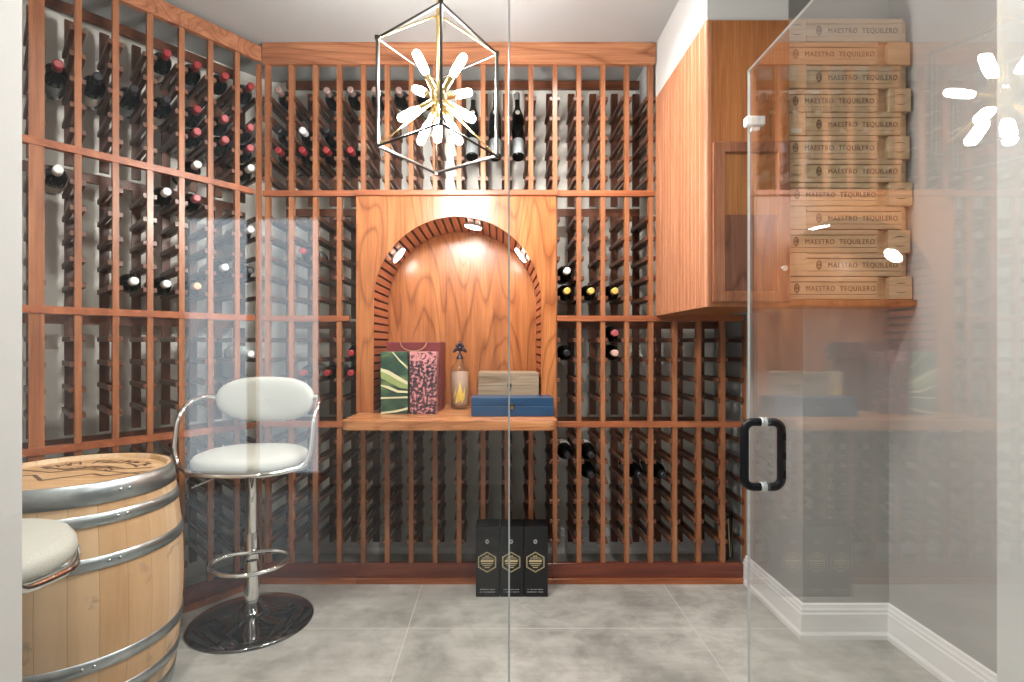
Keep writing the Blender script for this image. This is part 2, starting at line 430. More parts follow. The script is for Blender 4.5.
# ------------------------------------------------------------------ bottles
def bottle_meshes(glassm):
    prof = [(.028, .30), (.039, .297), (.041, .285), (.041, .115), (.038, .096), (.027, .078), (.0165, .062), (.0148, .012), (.0155, .008), (.0155, 0.0)]
    b = MB(); b.lathe([(r, -h) for r, h in prof], glassm, seg=20, axis='Y')
    return b.build('glass_body')
def capsule_mesh(cap):
    b = MB(); b.lathe([(r, -h) for r, h in [(.0158, .052), (.0162, .05), (.0162, .012), (.0168, .008), (.0168, .0), (.012, -.002)]], 'cap_' + cap, seg=18, axis='Y')
    return b.build('capsule')
def band_mesh(m):
    b = MB(); b.lathe([(r, -h) for r, h in [(.0412, .25), (.0417, .249), (.0417, .15), (.0412, .149)]], m, seg=20, axis='Y', caps=False)
    return b.build('paper_label')
PROTO = {}
def proto(kind, fn, *a):
    key = (kind,) + a
    if key not in PROTO:
        PROTO[key] = fn(*a); return PROTO[key], True
    return PROTO[key], False
def child(kind, root, fn, *a):
    o, first = proto(kind, fn, *a)
    if not first:
        o = o.copy(); C.objects.link(o)
    o.parent = root; return o
ORD = ['first', 'second', 'third', 'fourth', 'fifth', 'sixth', 'seventh', 'eighth', 'ninth', 'tenth', 'eleventh', 'twelfth', 'thirteenth',
       'fourteenth', 'fifteenth', 'sixteenth', 'seventeenth', 'eighteenth', 'nineteenth', 'twentieth']
CAPW = {'red': 'red', 'pink': 'pink', 'white': 'white', 'gold': 'gold', 'blush': 'pale', 'rose': 'rose', 'black': 'black', 'peach': 'orange'}
def lay_bottle(fr, pitch, k, r, cap, label, group, gl='bottle_glass', z=None):
    o, t, n = fr((k + .5) * pitch)
    zz = (ROWS[r] if z is None else z) + (.0249 if pitch < .122 else .0209)
    off = random.uniform(-.018, -.008)
    x, y = pt(fr, (k + .5) * pitch, 0, off)
    root = thing('wine_bottle', label, 'wine bottle', (x, y, zz), group, math.atan2(n[1], n[0]) - PI / 2)
    child('body', root, bottle_meshes, gl)
    child('cap', root, capsule_mesh, cap)
    child('band', root, band_mesh, 'paper_cream' if (k + r) % 2 else 'paper_grey')
    return root
CUR = [(6, 2, 'red'), (5, 2, 'black'), (4, 2, 'black'), (3, 0, 'red'), (3, 2, 'black'), (2, 0, 'red'), (2, 2, 'red'), (2, 3, 'pink'), (1, 0, 'red'),
       (1, 2, 'pink'), (1, 3, 'pink'), (0, 0, 'red'), (0, 2, 'pink'), (0, 3, 'pink'), (0, 4, 'white'), (6, 5, 'white'),
       (3, 5, 'white'), (2, 5, 'pink'), (0, 6, 'white'), (1, 8, 'white'), (0, 8, 'black'), (4, 9, 'white'), (3, 9, 'white'), (2, 9, 'peach')]
for k, r, cap in CUR:
    lay_bottle(fr_curved, PC, k, r, cap, f'wine bottle with {CAPW[cap]} top in the curved rack, {ORD[k]} column from corner, {ORD[r]} row down',
               'bottles lying in the curved rack')
lay_bottle(fr_curved, PC, 2, 4, 'white', 'wine bottle with white top lying on the upper tier rail of the curved rack', 'bottles lying in the curved rack', z=1.985)
lay_bottle(fr_curved, PC, 0, 11, 'white', 'clear glass bottle in the curved rack beside the corner, above the grey stool backrest', 'bottles lying in the curved rack', gl='bottle_clear')
BACK = [(0, 0, 'blush', 'T'), (2, 0, 'blush', 'T'), (3, 0, 'blush', 'T'), (4, 0, 'blush', 'T'), (5, 0, 'blush', 'T'), (6, 0, 'black', 'T'), (0, 3, 'red', 'T'),
        (1, 3, 'red', 'T'), (2, 3, 'red', 'T'), (3, 3, 'red', 'T'), (1, 2, 'white', 'T'), (2, 2, 'black', 'T'), (0, 2, 'black', 'T'),
        (1, 7, 'red', 'L'), (3, 11, 'red', 'L'), (1, 12, 'red', 'L'), (2, 12, 'red', 'L'), (3, 12, 'red', 'L'),
        (12, 8, 'white', 'R'), (12, 9, 'gold', 'R'), (13, 9, 'gold', 'R'), (14, 9, 'gold', 'R'), (14, 10, 'pink', 'R'), (14, 11, 'rose', 'R'), (12, 11, 'black', 'R'),
        (12, 15, 'black', 'R'), (13, 15, 'black', 'R'), (13, 16, 'black', 'R'), (15, 16, 'black', 'R'), (16, 16, 'black', 'R')]
for k, r, cap, s in BACK:
    if s == 'T': lab = f'wine bottle with {CAPW[cap]} top in the top back rack, {ORD[k]} column from corner, {ORD[r]} row'
    elif s == 'L': lab = f'wine bottle with {CAPW[cap]} top left of the niche, {ORD[k]} column from corner, {ORD[r - 5]} row down'
    else: lab = f'wine bottle with {CAPW[cap]} top right of the niche, {ORD[k - 12]} column from it, {ORD[r - 5]} row down'
    lay_bottle(fr_back, PB, k, r, cap, lab, {'T': 'bottles lying in the top back rack', 'L': 'bottles left of the niche', 'R': 'bottles right of the niche'}[s])
# display bottles leaning back above the niche
def tall_body():
    b = MB(); b.lathe([(.030, 0), (.034, .003), (.0345, .01), (.0345, .25), (.031, .275), (.02, .305), (.014, .33), (.0135, .4), (.015, .405), (.015, .415)], 'bottle_glass', seg=22)
    return b.build('glass_body')
def tall_cap():
    b = MB(); b.lathe([(.0142, .37), (.0148, .372), (.0152, .412), (.0155, .418), (.01, .42)], 'paper_grey', seg=18); return b.build('capsule')
def tall_band():
    b = MB(); b.lathe([(.0347, .008), (.0352, .009), (.0352, .1), (.0347, .101)], 'paper_grey', seg=22, caps=False); return b.build('paper_label')
def tall_seal():
    b = MB(); b.lathe([(.013, 0), (.013, .003), (.009, .0045)], 'paper_cream', at=(0, 0, 0), seg=16, axis='Y'); 
    o = b.build('round_seal'); o.location = (0, -.0342, .262); return o
tilt = math.radians(-22)
for k, lab in ((8, 'tall dark display bottle standing beside the chandelier bulbs, leftmost of three'),
               (9, 'tall dark display bottle crossed by the chandelier frame, middle of three'),
               (10, 'tall dark display bottle above the niche, rightmost of three, beside the glass edge')):
    root = thing('display_bottle', lab, 'wine bottle', (XB + (k + .5) * PB, 2.80, 2.16), 'display bottles leaning above the niche')
    root.rotation_euler.x = tilt; root.scale = (.94, .94, 1.05)
    child('tbody', root, tall_body); child('tcap', root, tall_cap); child('tband', root, tall_band); child('tseal', root, tall_seal)
# folded yellow and black sleeve at the right end of the low rack
sl = thing('bottle_sleeve', 'yellow and black card sleeve propped in the lowest right rack column', 'sleeve', (1.185, 2.75, .1))
b = MB((1.185, 2.75, .1)); b.hexa([(1.155, 2.735), (1.16, 2.733), (1.21, 2.78), (1.205, 2.784)], .1, .32, 'black_card', 0); b.build('card', sl)
b = MB((1.185, 2.75, .1))
b.add([(1.162, 2.730, .31), (1.176, 2.742, .11), (1.186, 2.752, .11), (1.17, 2.738, .31)], [(0, 1, 2, 3)], 'sleeve_yellow')
b.add([(1.208, 2.774, .31), (1.186, 2.752, .11), (1.19, 2.756, .11), (1.21, 2.776, .29)], [(0, 1, 2, 3)], 'sleeve_yellow'); b.build('yellow_stripe', sl)

# ------------------------------------------------------------------ arched niche
NX, NR, NZ = -.2025, .4175, 1.4125
YN = 2.688; SH = .854
niche = thing('display_niche', 'arched light oak wall niche lined with curved slats and lit from inside', 'niche', (NX, YN, SH))
no = (NX, YN, SH)
b = MB(no)
N = 48
inner = [(NX - NR, SH)] + [(x, z) for x, z in reversed(arc(NX, NZ, NR, 0, PI, N))] + [(NX + NR, SH)]
xl, xr, zt = -.706, .288, 1.932
def outer_for(x, z):
    if z <= NZ: return (xl if x < NX else xr, z)
    dx, dz = x - NX, z - NZ
    t = min((zt - NZ) / max(dz, 1e-6), ((xr - NX) if dx > 0 else (NX - xl)) / max(abs(dx), 1e-6))
    return (NX + dx * t, NZ + dz * t)
# front skin with arched hole: columns of quads plus the two top corners
outer = [outer_for(x, z) for x, z in inner]
for Y, flip in ((YN, False), (YN + .011, True)):
    vs = [(x, Y, z) for x, z in inner] + [(x, Y, z) for x, z in outer]; n = len(inner)
    fs = [[i, i + 1, n + i + 1, n + i] for i in range(n - 1)]
    b.add(vs, [f[::-1] if not flip else f for f in fs], 'niche_wood')
    for cx in (xl, xr):
        near = sorted(range(n), key=lambda i: (outer[i][0] - cx) ** 2 + (outer[i][1] - zt) ** 2)[:2]
        p, q = outer[near[0]], outer[near[1]]
        if abs(p[1] - q[1]) > 1e-5 and abs(p[0] - q[0]) > 1e-5: b.add([(p[0], Y, p[1]), (q[0], Y, q[1]), (cx, Y, zt)], [[0, 1, 2]], 'niche_wood')
vs = [(x, YN, z) for x, z in inner] + [(x, YN + .011, z) for x, z in inner]
b.add(vs, [[i, i + 1, n + i + 1, n + i] for i in range(n - 1)], 'niche_wood')
for x in (xl, xr): b.add([(x, YN, SH), (x, YN + .011, SH), (x, YN + .011, zt), (x, YN, zt)], [[0, 1, 2, 3]], 'niche_wood')
b.build('arched_panel', niche)
MB(no).box((xl - .006, YN - .014, zt), (xr + .006, YN + .004, zt + .028), 'rail_wood', .004).build('cap_moulding', niche)
YB = 3.06
MB(no).box((NX - NR - .03, YB, SH), (NX + NR + .03, YB + .012, NZ + NR + .04), 'niche_wood').build('back_panel', niche)
# curved slat lining: a path up the left jamb, over the arch, down the right jamb
def path(s):
    L1 = NZ - SH; L2 = PI * NR
    if s < L1: return (NX - NR, SH + s), (1, 0)
    if s < L1 + L2:
        a = PI - (s - L1) / NR; return (NX + NR * math.cos(a), NZ + NR * math.sin(a)), (-math.cos(a), -math.sin(a))
    return (NX + NR, NZ - (s - L1 - L2)), (-1, 0)
TOT = 2 * (NZ - SH) + PI * NR
b = MB(no); NS = 60; gap = .011
for i in range(NS):
    s0, s1 = TOT * i / NS + gap / 2, TOT * (i + 1) / NS - gap / 2
    (p0, n0), (p1, n1) = path(s0), path(s1)
    q = []
    for (p, nn), off in (((p0, n0), .0), ((p1, n1), .0), ((p1, n1), -.014), ((p0, n0), -.014)):
        q.append((p[0] + nn[0] * off, p[1] + nn[1] * off))
    vs = [(x, YN + .0115, z) for x, z in q] + [(x, YB, z) for x, z in q]
    b.add(vs, [[0, 1, 2, 3], [7, 6, 5, 4], [0, 4, 5, 1], [1, 5, 6, 2], [2, 6, 7, 3], [3, 7, 4, 0]], 'slat_wood')
b.build('slat_lining', niche)
b = MB(no); vs = []
for i in range(97):
    p, nn = path(TOT * i / 96 * .99999); q = (p[0] - nn[0] * .013, p[1] - nn[1] * .013); vs += [(q[0], YN + .02, q[1]), (q[0], YB, q[1])]
b.add(vs, [[2 * i, 2 * i + 2, 2 * i + 3, 2 * i + 1] for i in range(96)], 'gap_dark'); b.build('lining_backing', niche)
for ang, yy in ((142, 2.86), (80, 2.86), (38, 2.86)):
    a = math.radians(ang); c = (NX + (NR - .004) * math.cos(a), yy, NZ + (NR - .004) * math.sin(a)); inw = Vector((-math.cos(a), 0, -math.sin(a)))
    def disc(r0, h0, r1, h1, m, seg=28):
        e1 = Vector((0, 1, 0)); e2 = inw.cross(e1); bb = MB(no)
        rings = [[Vector(c) + inw * h + (e1 * math.cos(2 * PI * k / seg) + e2 * math.sin(2 * PI * k / seg)) * r for k in range(seg)] for r, h in ((r0, h0), (r0, h1), (r1, h1 + .002))]
        bb.loft(rings, m, False); return bb
    housing = disc(.05, -.004, .048, .004, 'lamp_white').build('puck_lamp', niche)
    disc(.043, .005, .042, .0065, 'puck_light').build('lens', housing)

# shelf
shf = MB((NX, 2.6, SH - .042))
r = .045; x0, x1, y0, y1 = -.70, .266, 2.388, YB
poly = [(x0 + r - r * math.sin(a), y0 + r - r * math.cos(a)) for a in [PI / 2 - PI / 2 * i / 8 for i in range(9)]] + \
       [(x1 - r + r * math.sin(a), y0 + r - r * math.cos(a)) for a in [PI / 2 * i / 8 for i in range(9)]]
poly += [(x1, YN - .002), (NX + NR - .002, YN - .002), (NX + NR - .002, y1), (NX - NR + .002, y1), (NX - NR + .002, YN - .002), (x0, YN - .002)]
shf.hexa(poly, SH - .042, SH - .001, 'shelf_wood', .006)
o = shf.build('display_shelf', None, (NX, 2.6, SH - .042)); o['label'] = 'thick light wood shelf with rounded front corners under the arched niche'; o['category'] = 'shelf'

# things on the shelf
g = thing('gift_box', 'dark green box printed with pale agave leaves, leftmost on the shelf', 'box', (-.505, 2.63, SH))
b = MB((-.505, 2.63, SH)); b.box((-.571, 2.63, SH), (-.4395, 2.715, 1.157), 'agave_print'); bevel(b.build('carton', g), .002)
lf = MB((-.505, 2.63, SH))
def blade(pts, m, y=2.629):
    lf.add([(-.571 + p[0] * .1315, y, SH + p[1] * .303) for p in pts], [list(range(len(pts)))], m)
blade([(0, .72), (.25, .69), (.6, .6), (1, .5), (1, .40), (.7, .42), (.35, .5), (0, .58)], 'leaf_green')
blade([(0, .735), (.3, .70), (.65, .61), (1, .52), (1, .47), (.65, .54), (.3, .63), (0, .69)], 'leaf_cream', 2.6285)
blade([(0, .47), (.3, .45), (.65, .38), (1, .37), (1, .335), (.6, .345), (.3, .40), (0, .45)], 'leaf_cream', 2.6283)
blade([(0, .27), (.5, .275), (1, .285), (1, .255), (.5, .25), (0, .24)], 'leaf_cream', 2.6283)
blade([(0, .03), (.4, .05), (.75, .08), (1, .11), (1, .07), (.6, .03), (.3, .01), (0, .0)], 'leaf_cream', 2.6283)
blade([(.45, 1), (.7, .88), (1, .76), (1, .72), (.68, .85), (.52, .94), (.4, 1)], 'leaf_cream', 2.6283)
lf.build('leaf_print', g)
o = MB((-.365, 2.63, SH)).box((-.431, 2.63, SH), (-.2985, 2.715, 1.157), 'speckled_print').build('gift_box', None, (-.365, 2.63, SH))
bevel(o, .002); o['label'] = 'pink box with black speckled print beside the green leaf box'; o['category'] = 'box'
gb = thing('gift_bag', 'large maroon gift bag with thin cord handle standing behind two boxes', 'bag', (-.43, 2.76, SH))
b = MB((-.43, 2.76, SH)); b.box((-.570, 2.76, SH), (-.291, 2.985, 1.206), 'maroon'); bevel(b.build('bag_body', gb), .003)
pts = [(-.432 + .066 * math.cos(a), 2.757 - .002 * math.sin(a), 1.203 - .044 * math.sin(a)) for a in [PI * i / 20 for i in range(21)]]
MB((-.43, 2.76, SH)).tube(pts, .0016, 'cord_tan', 6).build('cord_handle', gb)

# decanter
dx, dy = -.202, 2.86
dec = thing('decanter', 'clear glass decanter with ornate dark stopper on the niche shelf', 'decanter', (dx, dy, SH))
do = (dx, dy, SH)
MB(do).lathe([(.001, .004), (.042, .004), (.047, .0), (.049, .008), (.047, .03), (.049, .06), (.049, .19), (.0495, .205), (.046, .218), (.03, .235), (.021, .25), (.02, .262), (.024, .266), (.024, .272)],
             'decanter_glass', at=do, seg=32, caps=False).build('glass_body', dec)
MB(do).lathe([(.0, .01), (.042, .012), (.045, .03), (.0465, .06), (.0465, .195), (.0, .198)], 'label_peach', at=do, seg=28, caps=False).build('label_sleeve', dec)
lf = MB(do)
for p in ([(-.02, .03), (.01, .05), (.018, .08), (.004, .15), (-.004, .1), (-.014, .07)], [(.012, .03), (.028, .06), (.03, .12), (.022, .09), (.012, .06)], [(-.03, .05), (-.018, .08), (-.014, .12), (-.026, .085)]):
    lf.add([(dx + x, dy - math.sqrt(max(.0495 ** 2 - x * x, 0)), SH + z) for x, z in p], [list(range(len(p)))], 'leaf_yellow')
lf.build('agave_motif', dec)
st = MB(do); st.lathe([(.018, .262), (.018, .272), (.012, .278), (.008, .288), (.005, .296), (.004, .35), (.001, .352)], 'stopper_metal', at=do, seg=20)
st.tube([(dx - .024, dy, SH + .304), (dx - .012, dy, SH + .31), (dx, dy, SH + .3), (dx + .012, dy, SH + .31), (dx + .024, dy, SH + .304)], .0035, 'stopper_metal', 8)
for ox, oz, rr in ((0, .318, .014), (-.021, .312, .01), (.021, .312, .01), (0, .34, .012), (-.03, .303, .008), (.03, .303, .008), (0, .355, .006), (-.014, .331, .009), (.014, .331, .009)):
    st.lathe([(rr * math.cos(t), rr * math.sin(t)) for t in [-PI / 2 + PI * i / 8 for i in range(9)]], 'stopper_metal', at=(dx + ox, dy, SH + oz), seg=12)
st.build('stopper', dec)

def latch_box(name, label, x0, x1, y0, y1, z0, z1, mat, lidf, lx):
    org = ((x0 + x1) / 2, y0, z0); t = thing(name, label, 'box', org)
    zl = z0 + (z1 - z0) * lidf
    bevel(MB(org).box((x0, y0, z0), (x1, y1, zl - .001), mat).build('body', t), .002)
    bevel(MB(org).box((x0, y0, zl + .0006), (x1, y1, z1), mat).build('lid', t), .002)
    MB(org).box((x0 + .003, y0 + .003, zl - .002), (x1 - .003, y1 - .003, zl + .002), 'gap_dark').build('lid_gap_shade', t)  # near-black filler painting the shade inside the seam under the lid
    l = MB(org); l.box((lx - .01, y0 - .004, zl - .004), (lx + .01, y0 + .001, zl + .012), 'bronze', .001); l.box((lx - .007, y0 - .007, zl - .016), (lx + .007, y0 - .0005, zl + .002), 'brass', .001)
    l.tube([(lx - .006, y0 - .006, zl + .004), (lx, y0 - .009, zl + .01), (lx + .006, y0 - .006, zl + .004)], .0022, 'bronze', 8)
    l.build('latch', t)
    return t
latch_box('wooden_box', 'plain weathered wood box with a small clasp, standing behind the blue box', -.1, .2065, 2.72, 2.95, SH, 1.05, 'grey_oak', .66, .058)
latch_box('wooden_box', 'low blue stained wooden box with brass clasp at the front of the shelf', -.1256, .262, 2.54, 2.685, SH, .942, 'blue_stain', .55, .066)

# three black cartons on the floor
for i, (px0, lab) in enumerate(((-.1045, 'leftmost of three black bottle cartons on the floor, seen through the glass panel'),
                                (.0095, 'middle of three black bottle cartons, cut by the glass panel edge'),
                                (.1235, 'rightmost of three black bottle cartons, clear of the glass panel'))):
    yb = 2.55; w = .112; h = .332; org = (px0 + w / 2, yb, 0)
    t = thing('bottle_carton', lab, 'carton', org, 'black bottle cartons on the floor')
    bevel(MB(org).box((px0, yb, 0), (px0 + w, yb + .112, h), 'black_card').build('carton', t), .002)
    cx, cz, y = px0 + w / 2 - .003, .165, yb - .0008
    b = MB(org)
    def hexr(ro, ri, m, yy):
        a = [PI / 2 + PI / 3 * k for k in range(6)]
        vs = [(cx + ro * math.cos(q), yy, cz + ro * math.sin(q)) for q in a] + [(cx + ri * math.cos(q), yy, cz + ri * math.sin(q)) for q in a]
        b.add(vs, [[k, 6 + k, 6 + (k + 1) % 6, (k + 1) % 6] for k in range(6)], m)
    hexr(.049, .0455, 'gold_foil', y); hexr(.0435, .0425, 'gold_foil', y)
    for zz, ww, hh in ((.185, .045, .003), (.17, .06, .009), (.158, .056, .004), (.149, .04, .003), (.14, .024, .004), (.193, .02, .004)):
        b.box((cx - ww / 2, y - .0006, zz - hh / 2), (cx + ww / 2, y + .0002, zz + hh / 2), 'gold_foil')
    for k in range(9):
        a = cx - .028 + .007 * k; b.add([(a, y, .17), (a + .003, y, .17), (a + .006, y, .182 + .004 * (k % 3)), (a + .004, y, .182)], [[0, 1, 2, 3]], 'gold_foil')
    b.build('hexagon_emblem', t)
    b = MB(org)
    for k in range(8):
        b.add([(cx + .009 * math.cos(2 * PI * (k + d) / 8) * q, y, .262 + .011 * math.sin(2 * PI * (k + d) / 8) * q) for d, q in ((0, 1), (.6, 1), (.6, .35), (0, .35))], [[3, 2, 1, 0]], 'silver_ink')
    b.build('crest_print', t)
    b = MB(org)
    for zz, ww in ((.036, .074), (.0335, .0), (.024, .076)):
        if ww:
            nseg = 22
            for k in range(nseg):
                if random.random() < .14: continue
                a = cx - ww / 2 + ww * k / nseg; b.box((a, y - .0004, zz - .0014), (a + ww / nseg * .72, y + .0002, zz + .0014), 'silver_ink')
    b.build('small_print', t)

# ------------------------------------------------------------------ wall cabinet
cab = thing('wall_cabinet', 'tall cherry wood wall cabinet with grooved side and framed door', 'cabinet', (.93, 2.04, 1.335))
co = (.93, 2.04, 1.335)
cx0, cx1, cy0, cy1, cz0, cz1 = .785, 1.1, 2.04, 2.69, 1.335, 2.417
b = MB(co); b.box((cx0 + .016, cy0 + .012, cz0), (cx1, cy1, cz1), 'cabinet_wood'); b.build('carcass', cab)
b = MB(co); npl = 15; w = (cy1 - cy0 - .022) / npl
b.box((cx0 + .008, cy0 + .01, cz0 + .001), (cx0 + .0165, cy1, cz1 - .001), 'bead_wood')
for k in range(npl):
    ya = cy0 + .022 + k * w
    b.hexa([(cx0 + .0014, ya + .0004), (cx0 + .009, ya + .0004), (cx0 + .009, ya + w - .0004), (cx0 + .0014, ya + w - .0004), (cx0, ya + w - .003), (cx0, ya + .003)][::-1], cz0, cz1, 'bead_wood')
b.build('beadboard_side', cab)
MB(co).hexa([(cx0 - .002 + .012 - .012 * math.cos(a), cy0 + .01 - .012 * math.sin(a)) for a in [PI / 2 * i / 5 for i in range(6)]] + [(cx0 + .02, cy0 - .002), (cx0 + .02, cy0 + .022), (cx0 - .002, cy0 + .022)], cz0, cz1, 'bead_wood').build('corner_stile', cab)
MB(co).box((cx0 + .02, cy0, cz0), (cx1, cy0 + .013, cz1), 'cabinet_wood').build('face_panel', cab)
door = MB(co)
dx0, dx1, dz0, dz1, fw, yd = .808, 1.093, 1.35, 1.953, .042, cy0 - .02
door.box((dx0, yd, dz0), (dx0 + fw, cy0 - .001, dz1), 'door_wood', .004); door.box((dx1 - fw, yd, dz0), (dx1, cy0 - .001, dz1), 'door_wood', .004)
do_ = door.build('door', cab)
MB(co).box((dx0 + fw, yd, dz1 - fw), (dx1 - fw, cy0 - .001, dz1), 'door_wood', .004).build('top_rail', do_)
MB(co).box((dx0 + fw, yd, dz0), (dx1 - fw, cy0 - .001, dz0 + fw), 'door_wood', .004).build('bottom_rail', do_)
MB(co).box((dx0 + fw, yd + .01, dz0 + fw), (dx1 - fw, cy0 - .002, 1.68), 'door_veneer_shaded').build('shaded_panel', do_)  # darker half paints the shade below a shadow edge across the door
MB(co).box((dx0 + fw, yd + .01, 1.68), (dx1 - fw, cy0 - .002, dz1 - fw), 'door_veneer_lit').build('lit_panel', do_)  # lighter half paints the lit area above that shadow edge
kb = MB(co); kc = (.96 + .1, yd - .001, 1.475); kb.lathe([(.005, 0), (.005, .012), (.012, .016), (.013, .022), (.008, .026)], 'chrome', at=kc, seg=16, axis='Y'); kb.build('knob', do_)
# ledge carrying the stacked boxes
o = MB((1.345, 2.15, 1.338)).box((1.102, 2.05, 1.338), (1.589, 2.198, 1.3615), 'cabinet_wood', .003).build('wall_ledge', None, (1.345, 2.15, 1.338))
o['label'] = 'thin wooden ledge beneath the stack of slim tequila boxes'; o['category'] = 'ledge'

# ------------------------------------------------------------------ tequila boxes
TXT = text_mesh('MAESTRO  TEQUILERO', .0265, 1.12); TXT.materials.clear(); TXT.materials.append(MATS['ink_brown'])
tw = max(v.co.x for v in TXT.vertices)
HB = .0901; BX0, BX1, BY = 1.106, 1.586, 2.072
def emblem(b, x, z, s, y):
    seg = 14
    vs = [(x + .62 * s * math.cos(2 * PI * k / seg), y, z + s * math.sin(2 * PI * k / seg)) for k in range(seg)] + [(x + .46 * s * math.cos(2 * PI * k / seg), y, z + .74 * s * math.sin(2 * PI * k / seg)) for k in range(seg)]
    b.add(vs, [[k, seg + k, seg + (k + 1) % seg, (k + 1) % seg] for k in range(seg)], 'ink_brown')
    for dx in (-.3, 0, .3):
        b.add([(x + dx * s, y, z + 1.35 * s * (1 if dx == 0 else .5)), (x + (dx - .14) * s, y, z), (x + dx * s, y, z - 1.35 * s * (1 if dx == 0 else .5)), (x + (dx + .14) * s, y, z)], [[0, 1, 2, 3]], 'ink_brown')
for i in range(12):
    z1 = 1.3625 + HB * (12 - i); z0 = z1 - HB + .0008
    if i == 0: pos = 'topmost of the stack beside the cabinet'
    elif i == 11: pos = 'lowest, resting on the ledge'
    elif i < 6: pos = f'{ORD[i]} from the top of the stack'
    else: pos = f'{ORD[11 - i]} from the bottom of the stack'
    odd = i % 2 == 0
    org = ((BX0 + BX1) / 2, BY, z0)
    t = thing('tequila_box', f'slim pale wood tequila box, {pos}', 'box', org, 'stacked slim tequila boxes')
    jit = random.uniform(-.004, .004)
    MB(org).box((BX0 + .004, BY + .022, z0), (BX1 - .004, 2.198, z1), 'pine', .002).build('body', t)
    if odd: pa, pb, ba, bb = BX0 + .078, BX1 - .036 + jit, BX0 + jit, BX0 + .076
    else: pa, pb, ba, bb = BX0 + jit, BX0 + .352, BX0 + .392, BX1 - .004 + jit
    zc = (z0 + z1) / 2
    # lid: recessed text plank between two rails
    b = MB(org)
    b.box((pa, BY, z1 - .019), (pb, BY + .024, z1 - .001), 'pine', .0015); b.box((pa, BY, z0 + .001), (pb, BY + .024, z0 + .02), 'pine', .0015); b.build('groove_rail', t)
    pk = MB(org).box((pa + .001, BY + .004, z0 + .0225), (pb - .001, BY + .024, z1 - .0215), 'pine_end').build('text_plank', t)
    MB(org).box((pa + .002, BY + .008, z0 + .015), (pb - .002, BY + .023, z1 - .015), 'gap_dark').build('shadow_gap', t)
    tx = bpy.data.objects.new('lettering', TXT); C.objects.link(tx); tx.parent = pk
    tx.rotation_euler = (PI / 2, 0, 0); span = .268; tx.scale = (span / tw, 1, 1)
    ex = pa + (.05 if odd else .04)
    tx.location = (ex + .034 - org[0], BY + .0032 - org[1], zc - .0098 - org[2])
    b = MB(org); emblem(b, ex, zc, .018, BY + .0034); b.build('emblem', pk)
    e = MB(org); e.box((ba, BY - (0 if i % 4 < 2 else .006), z0 + .001), (bb, BY + .03, z1 - .001), 'pine_end', .002); eo = e.build('end_block', t)
    if i in (0, 3, 5, 6, 7, 9, 11):
        s = MB(org); mx = (ba + bb) / 2; yy = BY - (0.0012 if i % 4 < 2 else .0072)
        for sg in (1, -1):
            for rr0, off in ((.02, 0),):
                pts = [(mx + .024 * math.cos(a), yy, zc + sg * (.009 + .011 * math.sin(a))) for a in [PI * k / 10 for k in range(11)]]
                vs = pts + [(p[0], p[1], zc + sg * .014 + (p[2] - zc - sg * .014) * .55) for p in pts]
                s.add(vs, [[k, k + 1, 12 + k, 11 + k] for k in range(10)], 'ink_dark')
        s.build('finger_slot', eo)
    if i == 4:
        MB(org).box((ba + .02, BY - .0016 - (.006 if i % 4 >= 2 else 0), z0 + .01), (ba + .062, BY + .001, z0 + .026), 'paper_cream').build('sticker', eo)

# ------------------------------------------------------------------ barrel
bx, by, bh, rh, rb = -1.43, 1.826, .77, .281, .318
bar = thing('oak_barrel', 'pale oak barrel with steel hoops and stencilled lid behind the glass', 'barrel', (bx, by, 0))
def brad(z): 
    q = (2 * z / bh - 1); return rb - (rb - rh) * (abs(q) ** 1.9)
prof = [(brad(bh * i / 28), bh * i / 28) for i in range(29)]
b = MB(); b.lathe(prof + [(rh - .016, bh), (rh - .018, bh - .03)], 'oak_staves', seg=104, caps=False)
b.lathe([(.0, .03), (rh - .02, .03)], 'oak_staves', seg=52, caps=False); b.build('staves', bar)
hd = MB(); hd.lathe([(0, bh - .016), (rh - .018, bh - .016)], 'barrel_head_wood', seg=64, caps=False); hdo = hd.build('barrel_head', bar)
# stencil marks burnt into the lid
sm = MB(); zz = bh - .0153
def arcmarks(r, a0, a1, n, h, wd):
    for k in range(n):
        a = a0 + (a1 - a0) * k / (n - 1)
        if random.random() < .1: continue
        rad = Vector((math.cos(a), math.sin(a))); tan = Vector((-rad.y, rad.x))
        parts = random.sample([(0, -.5, .2, 1.0), (0, .4, .2, 1.0), (.4, 0, 1.0, .22), (-.4, 0, 1.0, .22), (0, 0, .8, .2), (.1, .1, 1, .2)], 3)
        for pr, ptn, lh, lw in parts:
            cc = rad * (r + pr * h) + tan * (ptn * wd)
            hh, ww = (h * (1 if lh < .5 else .2), wd * .22) if lh < .5 else (h * .2, wd * .9)
            vs = [cc + rad * (hh * i) * .5 + tan * (ww * j) * .5 for i, j in ((-1, -1), (1, -1), (1, 1), (-1, 1))]
            sm.add([(v.x, v.y, zz) for v in vs], [[3, 2, 1, 0]], 'ink_brown')
arcmarks(.195, math.radians(30), math.radians(150), 12, .055, .032); arcmarks(.21, math.radians(215), math.radians(330), 20, .018, .012)
arcmarks(.1, math.radians(40), math.radians(140), 6, .04, .028)
def stroke(pts, w):
    for p, q in zip(pts[:-1], pts[1:]):
        p, q = Vector(p), Vector(q); nrm = Vector((-(q - p).y, (q - p).x)).normalized() * w
        sm.add([(*(p + nrm), zz + .0003), (*(p - nrm), zz + .0003), (*(q - nrm), zz + .0003), (*(q + nrm), zz + .0003)], [[0, 1, 2, 3]], 'ink_brown')
stroke([(-.2, .1), (-.08, .06), (.02, .12), (.12, .07), (.2, .1)], .005)
stroke([(-.24, -.06), (-.12, -.02), (-.04, -.09), (.06, .0), (.12, -.03), (.24, .05)], .006)
stroke([(-.22, .05), (-.1, .02), (.0, .07), (.1, .03), (.22, .0)], .004)
sm.build('stencil', hdo)
